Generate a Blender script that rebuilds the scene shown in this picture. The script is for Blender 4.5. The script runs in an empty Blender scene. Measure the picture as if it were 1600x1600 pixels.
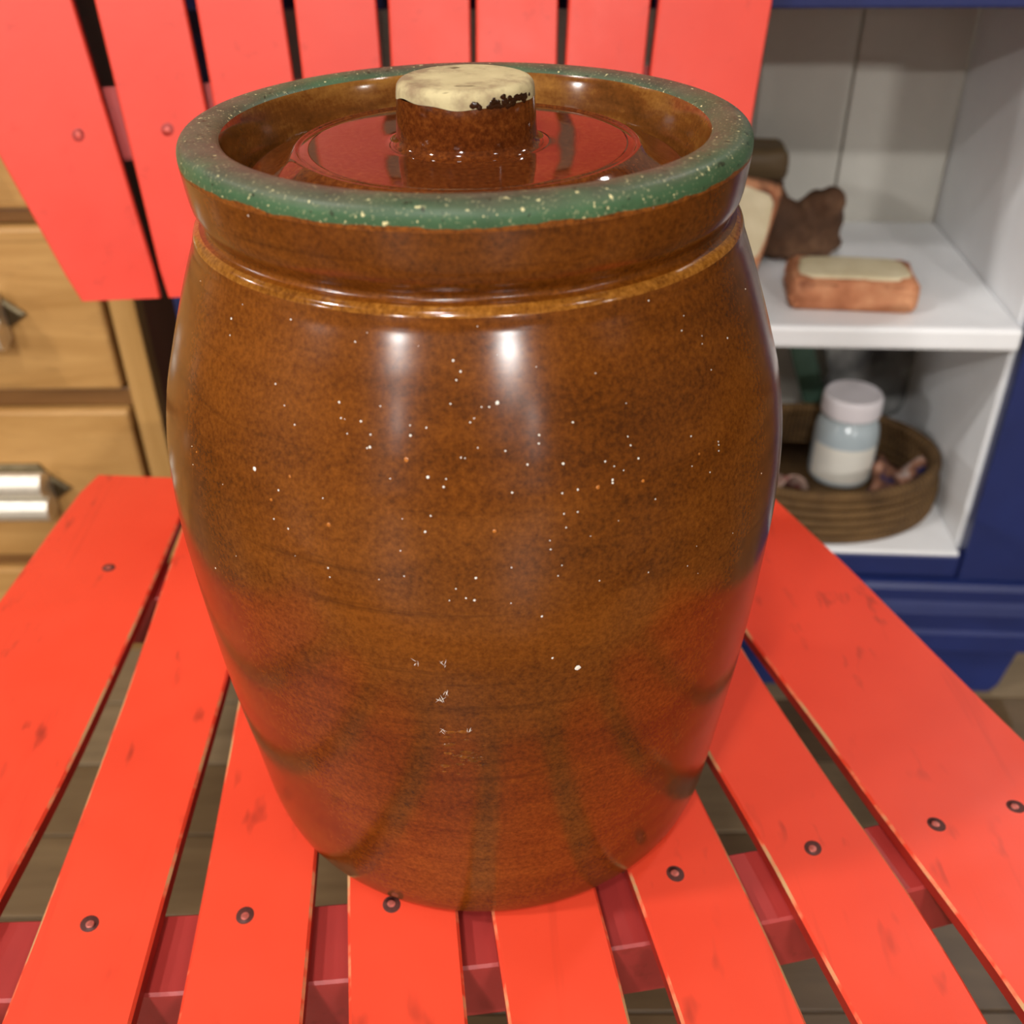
import bpy, bmesh, math, random
from mathutils import Vector, Matrix

C = bpy.context.scene.collection
SC = bpy.context.scene
PI = math.pi
rnd = random.Random(7)

# ------------------------------------------------------------------ camera
def setup_camera():
    yaw, pitch, roll = math.radians(2.124), math.radians(34.221), math.radians(-0.864)
    fwd = Vector((math.sin(yaw) * math.cos(pitch), math.cos(yaw) * math.cos(pitch), -math.sin(pitch)))
    right = Vector((math.cos(yaw), -math.sin(yaw), 0))
    up = right.cross(fwd)
    r2 = right * math.cos(roll) + up * math.sin(roll)
    u2 = -right * math.sin(roll) + up * math.cos(roll)
    m = Matrix((r2, u2, -fwd)).transposed().to_4x4()
    m.translation = Vector((0, -0.4017, 0.4198))
    cd = bpy.data.cameras.new('camera')
    cd.sensor_width = 36
    cd.lens = 36
    cd.clip_start = 0.02
    cd.dof.use_dof = True
    cd.dof.focus_distance = 0.40
    cd.dof.aperture_fstop = 9.0
    co = bpy.data.objects.new('camera', cd)
    co.matrix_world = m
    C.objects.link(co)
    SC.camera = co
setup_camera()

SC.view_settings.view_transform = 'Standard'
SC.view_settings.look = 'None'
SC.view_settings.exposure = 0.0
SC.view_settings.gamma = 1.0
SC.view_settings.use_curve_mapping = False
SC.cycles.use_denoising = True
SC.cycles.max_bounces = 8
SC.cycles.sample_clamp_indirect = 4.0

w = bpy.data.worlds.new('shop_air')
SC.world = w
w.use_nodes = True
w.node_tree.nodes['Background'].inputs[0].default_value = (1.0, 0.9, 0.78, 1)
w.node_tree.nodes['Background'].inputs[1].default_value = 0.05

FLOOR_Z = -0.40
CEIL_Z = 2.55
LAMP_POWER = 62.0
LAMP_COL = (1.0, 0.975, 0.945)
# ceiling lamps of the shop hall: x, y, power factor (the strong one is a wide panel lamp)
LAMPS = [(-0.5, -1.35, 0.28, 'just in front of the red chair'), (-2.0, -0.6, 0.75, 'in front of the oak dresser'), (1.7, -1.2, 0.12, 'in front of the navy cabinet, to its right'),
         (1.5, -6.6, 5.2, 'the widest of all, far out in the hall'), (-3.1, -5.6, 3.6, 'far out in the hall, beside the widest one'), (4.6, -13.2, 2.5, 'at the far end wall, right'), (-6.6, -12.4, 3.0, 'at the far end wall, left'),
         (-0.6, -3.0, 1.5, 'a few steps in front of the red chair'), (1.9, 1.6, 0.3, 'behind the navy cabinet'), (-3.1, 1.4, 0.3, 'behind the oak dresser'), (4.6, -3.2, 0.6, 'near the right wall of the hall'), (-5.6, -3.0, 2.4, 'near the left wall of the hall')]

# ------------------------------------------------------------------ node helpers
def lin(r, g, b):
    f = lambda c: c / 12.92 if c <= 0.04045 else ((c + 0.055) / 1.055) ** 2.4
    return (f(r / 255), f(g / 255), f(b / 255), 1)

class Mat:
    def __init__(s, name, rough=0.5, spec=0.5):
        s.m = bpy.data.materials.new(name)
        s.m.use_nodes = True
        s.t = s.m.node_tree
        s.b = s.t.nodes['Principled BSDF']
        s.b.inputs['Roughness'].default_value = rough
        s.b.inputs['Specular IOR Level'].default_value = spec
        tc = s.t.nodes.new('ShaderNodeTexCoord')
        s.obj = tc.outputs['Object']
    def n(s, typ, **kw):
        x = s.t.nodes.new(typ)
        for k, v in kw.items():
            setattr(x, k, v)
        return x
    def link(s, a, b):
        s.t.links.new(a, b)
    def map(s, scale=(1, 1, 1), rot=(0, 0, 0), loc=(0, 0, 0)):
        x = s.n('ShaderNodeMapping')
        x.inputs['Scale'].default_value = scale
        x.inputs['Rotation'].default_value = rot
        x.inputs['Location'].default_value = loc
        s.link(s.obj, x.inputs['Vector'])
        return x.outputs[0]
    def noise(s, scale, detail=4, rough=0.6, vec=None, dist=0.0):
        x = s.n('ShaderNodeTexNoise')
        x.inputs['Scale'].default_value = scale
        x.inputs['Detail'].default_value = detail
        x.inputs['Roughness'].default_value = rough
        x.inputs['Distortion'].default_value = dist
        s.link(vec if vec is not None else s.obj, x.inputs['Vector'])
        return x.outputs['Fac']
    def ramp(s, fac, stops):
        x = s.n('ShaderNodeValToRGB')
        e = x.color_ramp.elements
        while len(e) < len(stops):
            e.new(0.5)
        for el, (p, c) in zip(e, stops):
            el.position = p
            el.color = c if len(c) == 4 else (*c, 1)
        s.link(fac, x.inputs['Fac'])
        return x.outputs['Color']
    def mask(s, fac, a, b):
        x = s.n('ShaderNodeMapRange')
        x.inputs['From Min'].default_value = a
        x.inputs['From Max'].default_value = b
        s.link(fac, x.inputs['Value'])
        return x.outputs['Result']
    def mix(s, fac, a, b, mode='MIX'):
        x = s.n('ShaderNodeMix', data_type='RGBA', blend_type=mode)
        for sock, v in ((x.inputs['Factor'], fac), (x.inputs['A'], a), (x.inputs['B'], b)):
            if hasattr(v, 'links'):
                s.link(v, sock)
            else:
                sock.default_value = v
        return x.outputs['Result']
    def math(s, op, a, b=0.0):
        x = s.n('ShaderNodeMath', operation=op)
        for sock, v in ((x.inputs[0], a), (x.inputs[1], b)):
            if hasattr(v, 'links'):
                s.link(v, sock)
            else:
                sock.default_value = v
        return x.outputs[0]
    def sep(s):
        x = s.n('ShaderNodeSeparateXYZ')
        s.link(s.obj, x.inputs[0])
        return x.outputs
    def color(s, c):
        if hasattr(c, 'links'):
            s.link(c, s.b.inputs['Base Color'])
        else:
            s.b.inputs['Base Color'].default_value = c
        return s
    def bump(s, fac, strength=0.2, dist=0.001):
        x = s.n('ShaderNodeBump')
        x.inputs['Strength'].default_value = strength
        x.inputs['Distance'].default_value = dist
        s.link(fac, x.inputs['Height'])
        s.link(x.outputs[0], s.b.inputs['Normal'])
        return s
    def rough(s, fac, a, b):
        s.link(s.mask_out(fac, a, b), s.b.inputs['Roughness'])
        return s
    def mask_out(s, fac, a, b):
        x = s.n('ShaderNodeMapRange')
        x.inputs['To Min'].default_value = a
        x.inputs['To Max'].default_value = b
        s.link(fac, x.inputs['Value'])
        return x.outputs['Result']

def plain(name, col, rough=0.5, metal=0.0, var=0.12, scale=40, spec=0.5):
    m = Mat(name, rough, spec)
    c = lin(*col)
    d = tuple(max(0, v * (1 - var)) for v in c[:3]) + (1,)
    l = tuple(min(1, v * (1 + var)) for v in c[:3]) + (1,)
    m.color(m.ramp(m.noise(scale), [(0.3, d), (0.7, l)]))
    m.b.inputs['Metallic'].default_value = metal
    return m.m

# ------------------------------------------------------------------ object helpers
def mesh_obj(name, verts, faces, mats, parent=None, fmat=None, smooth=False, loc=None):
    me = bpy.data.meshes.new(name)
    me.from_pydata([tuple(v) for v in verts], [], faces)
    for m in (mats if isinstance(mats, (list, tuple)) else [mats]):
        me.materials.append(m)
    if fmat:
        for p, i in zip(me.polygons, fmat):
            p.material_index = i
    if smooth:
        me.polygons.foreach_set('use_smooth', [True] * len(me.polygons))
    bm = bmesh.new()
    bm.from_mesh(me)
    bmesh.ops.recalc_face_normals(bm, faces=bm.faces)
    bm.to_mesh(me)
    bm.free()
    o = bpy.data.objects.new(name, me)
    C.objects.link(o)
    if parent:
        o.parent = parent
    if loc is not None:
        o.location = loc
    return o

def bm_obj(name, bm, mats, parent=None, smooth=False, loc=None, recalc=True):
    if recalc:
        bmesh.ops.recalc_face_normals(bm, faces=bm.faces)
    me = bpy.data.meshes.new(name)
    bm.to_mesh(me)
    bm.free()
    for m in (mats if isinstance(mats, (list, tuple)) else [mats]):
        me.materials.append(m)
    if smooth:
        me.polygons.foreach_set('use_smooth', [True] * len(me.polygons))
    o = bpy.data.objects.new(name, me)
    C.objects.link(o)
    if parent:
        o.parent = parent
    if loc is not None:
        o.location = loc
    return o

def add_box(bm, lo, hi, bev=0.0, seg=1, mat=None):
    lo, hi = Vector(lo), Vector(hi)
    m = Matrix.Translation((lo + hi) / 2) @ Matrix.Diagonal((*(hi - lo), 1))
    g = bmesh.ops.create_cube(bm, size=1, matrix=m)
    vs = g['verts']
    if bev > 0:
        es = list({e for v in vs for e in v.link_edges})
        bmesh.ops.bevel(bm, geom=es, offset=bev, segments=seg, affect='EDGES', profile=0.5)

def box(name, lo, hi, mat, parent=None, bev=0.002, seg=2, smooth=False):
    bm = bmesh.new()
    add_box(bm, lo, hi, bev, seg)
    return bm_obj(name, bm, mat, parent, smooth)

def beam(name, a, b, wx, wy, mat, parent=None, bev=0.003, side=Vector((1, 0, 0))):
    """square timber from a to b, wx across `side`, wy across the other way"""
    a, b = Vector(a), Vector(b)
    d = (b - a).normalized()
    s = (side - d * side.dot(d)).normalized()
    t = d.cross(s)
    L = (b - a).length
    bm = bmesh.new()
    add_box(bm, (-wx / 2, -wy / 2, 0), (wx / 2, wy / 2, L), bev, 2)
    bm.transform(Matrix((s, t, d)).transposed().to_4x4())
    bm.transform(Matrix.Translation(a))
    return bm_obj(name, bm, mat, parent)

def lathe(name, prof, mat, parent=None, seg=96, fm=None, loc=None, smooth=True, sx=1.0, sy=1.0):
    vs, fs, ring = [], [], []
    for r, z in prof:
        if r < 1e-6:
            ring.append([len(vs)])
            vs.append((0, 0, z))
        else:
            ring.append(list(range(len(vs), len(vs) + seg)))
            for i in range(seg):
                a = 2 * PI * i / seg
                vs.append((r * sx * math.cos(a), r * sy * math.sin(a), z))
    mi = []
    for k in range(len(prof) - 1):
        A, B = ring[k], ring[k + 1]
        for i in range(seg):
            j = (i + 1) % seg
            if len(A) == 1 and len(B) == 1:
                continue
            if len(A) == 1:
                fs.append((A[0], B[i], B[j]))
            elif len(B) == 1:
                fs.append((A[i], B[0], A[j]))
            else:
                fs.append((A[i], B[i], B[j], A[j]))
            mi.append(fm[k] if fm else 0)
    return mesh_obj(name, vs, fs, mat, parent, mi, smooth, loc)

def smooth_profile(pts, n=4):
    """Catmull-Rom refinement of a profile polyline"""
    out = []
    for i in range(len(pts) - 1):
        p0 = pts[max(i - 1, 0)]; p1 = pts[i]; p2 = pts[i + 1]; p3 = pts[min(i + 2, len(pts) - 1)]
        for k in range(n):
            t = k / n
            q = []
            for a, b, c, d in zip(p0, p1, p2, p3):
                q.append(0.5 * (2 * b + (c - a) * t + (2 * a - 5 * b + 4 * c - d) * t * t + (3 * b - a - 3 * c + d) * t ** 3))
            out.append((max(q[0], 0), q[1]))
    out.append(pts[-1])
    return out

def empty(name, loc, label, cat, group=None, rotz=0.0):
    o = bpy.data.objects.new(name, None)
    o.empty_display_size = 0.05
    C.objects.link(o)
    o.location = loc
    o.rotation_euler = (0, 0, rotz)
    tag(o, label, cat, group)
    return o

def tag(o, label, cat, group=None):
    o['label'] = label
    o['category'] = cat
    if group:
        o['group'] = group

def structure(o):
    o['kind'] = 'structure'
    return o

def interp(pts, y):
    pts = sorted(pts, key=lambda p: p[1])
    if y <= pts[0][1]:
        a, b = pts[0], pts[1]
    elif y >= pts[-1][1]:
        a, b = pts[-2], pts[-1]
    else:
        for a, b in zip(pts, pts[1:]):
            if a[1] <= y <= b[1]:
                break
    t = (y - a[1]) / (b[1] - a[1])
    return a[0] + t * (b[0] - a[0])

def smooth_interp(pts):
    """least-wiggle evaluation: local average of the piecewise-linear curve"""
    return lambda y: sum(interp(pts, y + d) for d in (-0.03, -0.015, 0, 0.015, 0.03)) / 5

# ------------------------------------------------------------------ materials
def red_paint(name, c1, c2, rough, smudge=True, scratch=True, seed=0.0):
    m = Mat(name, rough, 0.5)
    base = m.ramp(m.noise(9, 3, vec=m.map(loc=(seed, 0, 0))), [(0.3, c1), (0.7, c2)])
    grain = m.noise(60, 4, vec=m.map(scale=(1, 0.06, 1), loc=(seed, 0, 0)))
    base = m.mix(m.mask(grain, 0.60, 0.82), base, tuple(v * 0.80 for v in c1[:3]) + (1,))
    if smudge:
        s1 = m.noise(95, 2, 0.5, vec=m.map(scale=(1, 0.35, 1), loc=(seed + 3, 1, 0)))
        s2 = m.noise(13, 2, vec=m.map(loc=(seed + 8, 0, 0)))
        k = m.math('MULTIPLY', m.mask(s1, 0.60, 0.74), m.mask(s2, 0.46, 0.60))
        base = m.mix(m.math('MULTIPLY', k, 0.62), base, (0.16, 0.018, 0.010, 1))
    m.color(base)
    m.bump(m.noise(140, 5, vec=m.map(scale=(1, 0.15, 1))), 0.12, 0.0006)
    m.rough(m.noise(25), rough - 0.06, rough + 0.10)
    return m.m

RED_A, RED_B = (0.80, 0.058, 0.022, 1), (0.88, 0.074, 0.030, 1)
M_SEAT = red_paint('red_seat_paint', RED_A, RED_B, 0.42)
M_BACK = red_paint('red_back_sheen_tint', (0.73, 0.052, 0.029, 1), (0.81, 0.068, 0.038, 1), 0.38, smudge=False, seed=5)  # same paint as the seat; pale sheen on the back tinted into the colour
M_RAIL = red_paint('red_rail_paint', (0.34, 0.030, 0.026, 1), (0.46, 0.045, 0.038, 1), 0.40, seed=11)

def worn_edge():
    m = Mat('worn_slat_edge', 0.55, 0.4)
    n = m.noise(26, 4, 0.65)
    m.color(m.ramp(m.mask(n, 0.47, 0.60), [(0.0, RED_A), (0.45, (0.85, 0.20, 0.09, 1)), (1.0, (0.62, 0.36, 0.16, 1))]))
    return m.m
M_EDGE = worn_edge()

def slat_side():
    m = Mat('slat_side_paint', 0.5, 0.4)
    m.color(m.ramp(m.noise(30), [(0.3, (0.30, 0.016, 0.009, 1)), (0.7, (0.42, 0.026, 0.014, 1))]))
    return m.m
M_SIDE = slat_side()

def glaze(name, dark, mid, light, rough=0.1, streak=True, seed=0, fw=0.55, mw=0.28):
    m = Mat(name, rough, 0.5)
    fine = m.noise(520, 3, 0.7, vec=m.map(loc=(seed, 0, 0)))
    med = m.noise(26, 4, 0.6, vec=m.map(scale=(1, 1, 3.5), loc=(seed, 2, 0)))
    big = m.noise(7, 2, 0.5, vec=m.map(scale=(1, 1, 2), loc=(seed, 4, 0)))
    f = m.math('ADD', m.math('MULTIPLY', fine, fw), m.math('ADD', m.math('MULTIPLY', med, mw), m.math('MULTIPLY', big, 0.32)))
    col = m.ramp(f, [(0.42, dark), (0.56, mid), (0.72, light)])
    if streak:
        band = m.noise(42, 3, 0.6, vec=m.map(scale=(0.25, 0.25, 6)))
        col = m.mix(m.math('MULTIPLY', m.mask(band, 0.58, 0.72), 0.55), col, dark)
    m.color(col)
    m.bump(m.noise(38, 1, 0.4, vec=m.map(scale=(1, 1, 2.2))), 0.09, 0.0012)
    m.b.inputs['IOR'].default_value = 1.48
    return m

def jar_glaze():
    return glaze('brown_salt_glaze', (0.060, 0.0155, 0.0018, 1), (0.124, 0.0325, 0.0030, 1), (0.20, 0.058, 0.0060, 1), 0.19).m
M_GLAZE = jar_glaze()
M_LIDGLAZE = glaze('dark_lid_glaze', (0.050, 0.011, 0.003, 1), (0.105, 0.024, 0.005, 1), (0.20, 0.055, 0.010, 1), 0.06, False, 3).m
M_SCAR = glaze('rough_scar_glaze', (0.07, 0.018, 0.0025, 1), (0.16, 0.044, 0.005, 1), (0.30, 0.10, 0.013, 1), 0.12, False, 2).m
M_INNER = glaze('inner_glaze', (0.060, 0.020, 0.004, 1), (0.15, 0.048, 0.009, 1), (0.30, 0.13, 0.025, 1), 0.13, False, 9, 0.20, 0.63).m
M_ORANGE = glaze('thin_orange_glaze', (0.13, 0.040, 0.005, 1), (0.26, 0.095, 0.012, 1), (0.40, 0.17, 0.028, 1), 0.12, False, 6).m

def green_rim():
    m = Mat('worn_green_rim_paint', 0.32, 0.5)
    z = m.sep()[2]
    xyz = m.n('ShaderNodeSeparateXYZ'); m.link(m.obj, xyz.inputs[0])
    ang = m.map(scale=(1, 1, 0.3))
    g = m.ramp(m.noise(34, 4), [(0.3, lin(60, 88, 60)), (0.7, lin(78, 112, 78))])
    # dusty grey-olive wear on the flat top of the rim
    top = m.mask(z, 0.3228, 0.3262)
    dusty = m.ramp(m.noise(60, 5), [(0.3, lin(70, 72, 60)), (0.7, lin(98, 98, 78))])
    g = m.mix(m.math('MULTIPLY', top, m.mask(m.noise(22, 3), 0.22, 0.55)), g, dusty)
    # cream specks and pinholes
    sp = m.noise(420, 2, 0.5)
    g = m.mix(m.mask(sp, 0.685, 0.72), g, lin(225, 214, 160))
    sp2 = m.noise(950, 2, 0.5, vec=m.map(loc=(2, 5, 0)))
    g = m.mix(m.math('MULTIPLY', m.mask(sp2, 0.62, 0.70), 0.5), g, lin(190, 184, 140))
    dk = m.noise(300, 2, 0.5, vec=m.map(loc=(4, 0, 0)))
    g = m.mix(m.math('MULTIPLY', m.mask(dk, 0.67, 0.71), 0.8), g, lin(40, 40, 26))
    # ragged lower edge where the brown glaze shows through
    edge = m.math('ADD', z, m.math('MULTIPLY', m.math('SUBTRACT', m.noise(48, 4, 0.6, vec=ang), 0.5), 0.0048))
    low = m.mask(edge, 0.3200, 0.3197)
    brown = m.ramp(m.noise(520, 3, 0.7), [(0.35, (0.11, 0.03, 0.004, 1)), (0.65, (0.30, 0.09, 0.012, 1))])
    m.color(m.mix(low, g, brown))
    m.b.inputs['Specular IOR Level'].default_value = 0.3
    m.b.inputs['Roughness'].default_value = 0.42
    m.bump(m.noise(160, 4), 0.4, 0.0006)
    return m.m
M_GREEN = green_rim()

def cream_clay():
    m = Mat('bare_cream_clay', 0.8, 0.2)
    c = m.ramp(m.noise(60, 4), [(0.3, lin(188, 172, 130)), (0.7, lin(212, 197, 152))])
    st = m.mask(m.noise(45, 5, 0.65, vec=m.map(loc=(1.3, 0.4, 0))), 0.44, 0.60)
    c = m.mix(m.math('MULTIPLY', st, 0.75), c, lin(138, 112, 88))
    sc = m.mask(m.noise(230, 2, vec=m.map(scale=(0.25, 1, 1))), 0.70, 0.74)
    m.color(m.mix(sc, c, lin(90, 70, 44)))
    m.bump(m.noise(200, 4), 0.3, 0.0005)
    return m.m
M_CREAM = cream_clay()
M_CHIP = plain('burnt_glaze_drip', (52, 27, 12), 0.10, var=0.4, scale=200)
M_SPECK = plain('white_paint_speck', (240, 236, 222), 0.5, var=0.05)
M_PIT = plain('tan_glaze_pit', (176, 104, 36), 0.2, var=0.3, scale=600)

def wood(name, a, b, rough=0.45, axis=0, scale=1.0, dark=None, coat=0.0):
    m = Mat(name, rough, 0.45)
    s = [9.0, 9.0, 9.0]
    s[axis] = 0.9
    v = m.map(scale=tuple(x * scale for x in s))
    n1 = m.noise(3.0, 6, 0.65, vec=v, dist=1.2)
    n2 = m.noise(14.0, 5, 0.7, vec=v)
    c = m.ramp(n1, [(0.28, a), (0.72, b)])
    d = dark or tuple(x * 0.55 for x in a[:3]) + (1,)
    c = m.mix(m.math('MULTIPLY', m.mask(n2, 0.56, 0.74), 0.55), c, d)
    m.color(c)
    m.bump(n2, 0.15, 0.0008)
    if coat:
        m.b.inputs['Coat Weight'].default_value = coat
        m.b.inputs['Coat Roughness'].default_value = 0.2
    return m.m
M_OAK = wood('honey_oak', lin(170, 124, 66), lin(204, 158, 96), 0.42, 0)
M_OAKV = wood('honey_oak_upright', lin(164, 122, 64), lin(198, 154, 94), 0.38, 2)
M_OAKRAIL = wood('brown_oak_rail', lin(112, 74, 36), lin(140, 98, 52), 0.42, 0)
M_OAKSIDE = wood('dark_oak_side', lin(122, 74, 50), lin(150, 96, 66), 0.5, 2)
M_NICKEL = plain('brushed_nickel', (232, 226, 212), 0.42, 0.75, 0.08, 120)
M_OLDNICKEL = plain('tarnished_nickel', (120, 108, 84), 0.38, 1.0, 0.2, 60)

def floor_mats():
    out = []
    for i, (a, b) in enumerate((((88, 68, 44), (120, 98, 68)), ((104, 86, 62), (138, 118, 90)),
                                ((80, 62, 42), (110, 88, 62)), ((108, 78, 40), (140, 106, 60)))):
        out.append(wood('weathered_plank_%s' % 'abcd'[i], lin(*a), lin(*b), 0.42, 0, 0.8))
    return out
M_PLANKS = floor_mats()
M_SUBFLOOR = plain('dark_floor_joint', (34, 27, 20), 0.8)

M_NAVY = plain('navy_paint', (30, 42, 94), 0.34, var=0.12, scale=14)
M_WHITE = plain('off_white_paint', (236, 237, 238), 0.42, var=0.05, scale=9)
M_BOARD = plain('grey_white_board', (190, 186, 176), 0.6, var=0.06, scale=12)
M_WALL = plain('warm_shop_wall', (150, 140, 126), 0.8, var=0.06, scale=2)
M_CEIL = plain('pale_ceiling', (214, 208, 198), 0.85, var=0.04, scale=2)

# ================================================================== SETTING
def build_room():
    x0, x1, y0, y1 = -8.0, 8.0, -16.0, 2.6
    def slab(name, lo, hi, mat):
        return structure(box(name, lo, hi, mat, bev=0))
    fl = slab('floor', (x0, y0, FLOOR_Z - 0.10), (x1, y1, FLOOR_Z - 0.012), M_SUBFLOOR)
    slab('ceiling', (x0, y0, CEIL_Z), (x1, y1, CEIL_Z + 0.1), M_CEIL)
    slab('wall_back', (x0, y1, FLOOR_Z - 0.1), (x1, y1 + 0.1, CEIL_Z + 0.1), M_WALL)
    slab('wall_front', (x0, y0 - 0.1, FLOOR_Z - 0.1), (x1, y0, CEIL_Z + 0.1), M_WALL)
    slab('wall_left', (x0 - 0.1, y0, FLOOR_Z - 0.1), (x0, y1, CEIL_Z + 0.1), M_WALL)
    slab('wall_right', (x1, y0, FLOOR_Z - 0.1), (x1 + 0.1, y1, CEIL_Z + 0.1), M_WALL)
    # floorboards near the chair, each a board of its own; rows run along the dresser front
    az = math.radians(-2.8)
    pw = 0.0905
    r = random.Random(3)
    meshes = {}
    k = 0
    def board(px, y, ln, mi):
        key = (round(ln, 2), mi)
        if key not in meshes:
            bm = bmesh.new()
            add_box(bm, (0, 0.0012, -0.012), (ln - 0.002, pw - 0.0012, 0), 0.0005, 1)
            bmesh.ops.recalc_face_normals(bm, faces=bm.faces)
            me = bpy.data.meshes.new('floor_plank')
            bm.to_mesh(me); bm.free()
            me.materials.append(M_PLANKS[mi])
            meshes[key] = me
        o = bpy.data.objects.new('floor_plank', meshes[key])
        C.objects.link(o)
        o.parent = fl
        R = Matrix.Rotation(az, 4, 'Z')
        p = R @ Vector((px, y, 0))
        o.matrix_local = Matrix.Translation((p.x, p.y, FLOOR_Z)) @ R
    for row in range(-8, 14):
        y = 0.4285 - 4 * pw + row * pw
        x = -2.6 - r.choice((0, 0.3, 0.6, 0.9))
        while x < 2.4:
            ln = r.choice((0.9, 1.2, 1.5))
            board(x, y, ln, r.choice((0, 1, 2, 0, 1, 2, 3)))
            x += ln
    # the rest of the hall floor, far from the chair
    bm = bmesh.new()
    for lo, hi in (((x0, y0, 0), (x1, -0.86, 0)), ((x0, -0.86, 0), (-3.6, y1, 0)), ((4.0, -0.86, 0), (x1, y1, 0)), ((-3.6, 1.45, 0), (4.0, y1, 0))):
        add_box(bm, (lo[0], lo[1], FLOOR_Z - 0.012), (hi[0], hi[1], FLOOR_Z - 0.004))
    o = bm_obj('distant_boards', bm, M_PLANKS[1], fl)
build_room()

def build_lamps():
    trim = plain('white_lamp_trim', (230, 228, 222), 0.5)
    em = bpy.data.materials.new('lamp_glow'); em.use_nodes = True
    nt = em.node_tree; nt.nodes.clear()
    e = nt.nodes.new('ShaderNodeEmission'); o_ = nt.nodes.new('ShaderNodeOutputMaterial')
    e.inputs[0].default_value = (*LAMP_COL, 1); e.inputs[1].default_value = 2.5
    nt.links.new(e.outputs[0], o_.inputs[0])
    for i, (x, y, f, where) in enumerate(LAMPS):
        t = empty('ceiling_downlight', (x, y, CEIL_Z), 'round white ceiling downlight ' + where, 'lamp', 'ceiling downlights of the hall')
        q = 0.29 if f > 4 else 0.10
        lathe('trim_ring', [(q, 0), (q + .025, -0.004), (q + .025, -0.012), (q + .005, -0.015), (q, -0.012), (q, 0)], trim, t, 32)
        lathe('lens', [(0, -0.004), (q, -0.004)], em, t, 32)
        ld = bpy.data.lights.new('downlight', 'AREA')
        ld.shape = 'DISK'; ld.size = 0.60 if f > 4 else 0.24
        ld.energy = LAMP_POWER * f
        ld.color = LAMP_COL
        lo = bpy.data.objects.new('downlight', ld)
        lo.location = (0, 0, -0.02)
        lo.parent = t
        C.objects.link(lo)
build_lamps()

# ================================================================== CHAIR
SEAT_EDGES = {
 'A': ([(-.2995,.30),(-.2996,.2871),(-.3067,.2387),(-.3118,.1821),(-.316,.1346),(-.3225,.08),(-.331,-.02),(-.338,-.12),(-.346,-.24)],
       [(-.2183,.28),(-.2188,.2101),(-.2203,.1139),(-.2250,-.0067),(-.2285,-.0476),(-.2332,-.0937),(-.2480,-.24)]),
 'B': ([(-.2170,.28),(-.2118,.1133),(-.2100,.0436),(-.2099,-.0129),(-.2099,-.0644),(-.2101,-.1058),(-.2106,-.1545),(-.2115,-.24)],
       [(-.1528,.28),(-.1532,.15),(-.1534,.0544),(-.1540,.01),(-.1549,-.0452),(-.1555,-.0881),(-.1556,-.1179),(-.1556,-.1585),(-.1556,-.24)]),
 'C': ([(-.1517,.28),(-.1490,.15),(-.1434,.0314),(-.1414,-.0114),(-.1392,-.0652),(-.1376,-.1043),(-.1366,-.1423),(-.1359,-.1596),(-.1335,-.24)],
       [(-.1003,.285),(-.0940,.1),(-.0862,-.0795),(-.0843,-.1252),(-.0829,-.1623),(-.0800,-.24)]),
 'D': ([(-.0992,.285),(-.0850,.1),(-.0701,-.0931),(-.0632,-.1634),(-.0560,-.24)],
       [(-.0465,.29),(-.0330,.1),(-.0170,-.1142),(-.0131,-.166),(-.0075,-.24)]),
 'E': ([(-.0454,.29),(-.0240,.1),(-.0013,-.1151),(.0041,-.1669),(.0120,-.24)],
       [(.0030,.30),(.0270,.1),(.0481,-.1058),(.0522,-.1354),(.0554,-.1693),(.0615,-.24)]),
 'F': ([(.0041,.30),(.0330,.1),(.0653,-.0994),(.0710,-.1306),(.0768,-.1705),(.0860,-.24)],
       [(.0495,.31),(.0830,.1),(.1071,-.0512),(.1152,-.0876),(.1210,-.1227),(.1252,-.1452),(.1292,-.1732),(.1370,-.24)]),
 'G': ([(.0507,.31),(.0930,.1),(.1188,-.0284),(.1298,-.0688),(.1399,-.122),(.1477,-.1618),(.1508,-.1744),(.1640,-.24)],
       [(.1105,.32),(.1420,.15),(.1557,.0586),(.1608,.0337),(.1695,-.0076),(.1800,-.0541),(.1850,-.0735),(.1950,-.1132),(.2018,-.1535),(.2050,-.1772),(.2120,-.24)]),
 'H': ([(.1118,.32),(.1450,.15),(.1613,.0742),(.1713,.0358),(.1813,-.0015),(.1940,-.055),(.1974,-.0725),(.2075,-.1083),(.2170,-.1443),(.2220,-.1723),(.2350,-.24)],
       [(.1850,.33),(.2238,.2023),(.2459,.1379),(.2590,.0887),(.2686,.0565),(.2795,.0162),(.2915,-.0213),(.3050,-.07),(.3160,-.12),(.3260,-.2)]),
}
REAR = {'A': (.287, .277), 'B': (.277, .2767), 'C': (.2765, .2787), 'D': (.2787, .283), 'E': (.283, .289), 'F': (.289, .296), 'G': (.296, .309), 'H': (.309, .325)}
FRONT = {'A': (-.238, -.233), 'B': (-.232, -.230), 'C': (-.230, -.229), 'D': (-.229, -.226), 'E': (-.225, -.222), 'F': (-.221, -.215), 'G': (-.214, -.204), 'H': (-.203, -.186)}
FRONT_SCREWS = {'A': [(-.262, -.1085)], 'B': [(-.1868, -.1094)], 'C': [(-.1157, -.1089)], 'D': [(-.0481, -.1068)], 'E': [(.024, -.103)],
                'F': [(.0869, -.0974)], 'G': [(.1566, -.0865)], 'H': [(.2221, -.0759), (.2664, -.0672)]}
REAR_SCREWS = {'A': [(-.2541, .1653)], 'B': [(-.1845, .165)], 'C': [(-.122, .166)], 'D': [(-.066, .168)], 'E': [(-.01, .173)], 'F': [(.047, .18)], 'G': [(.105, .19)], 'H': [(.165, .2)]}

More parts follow.
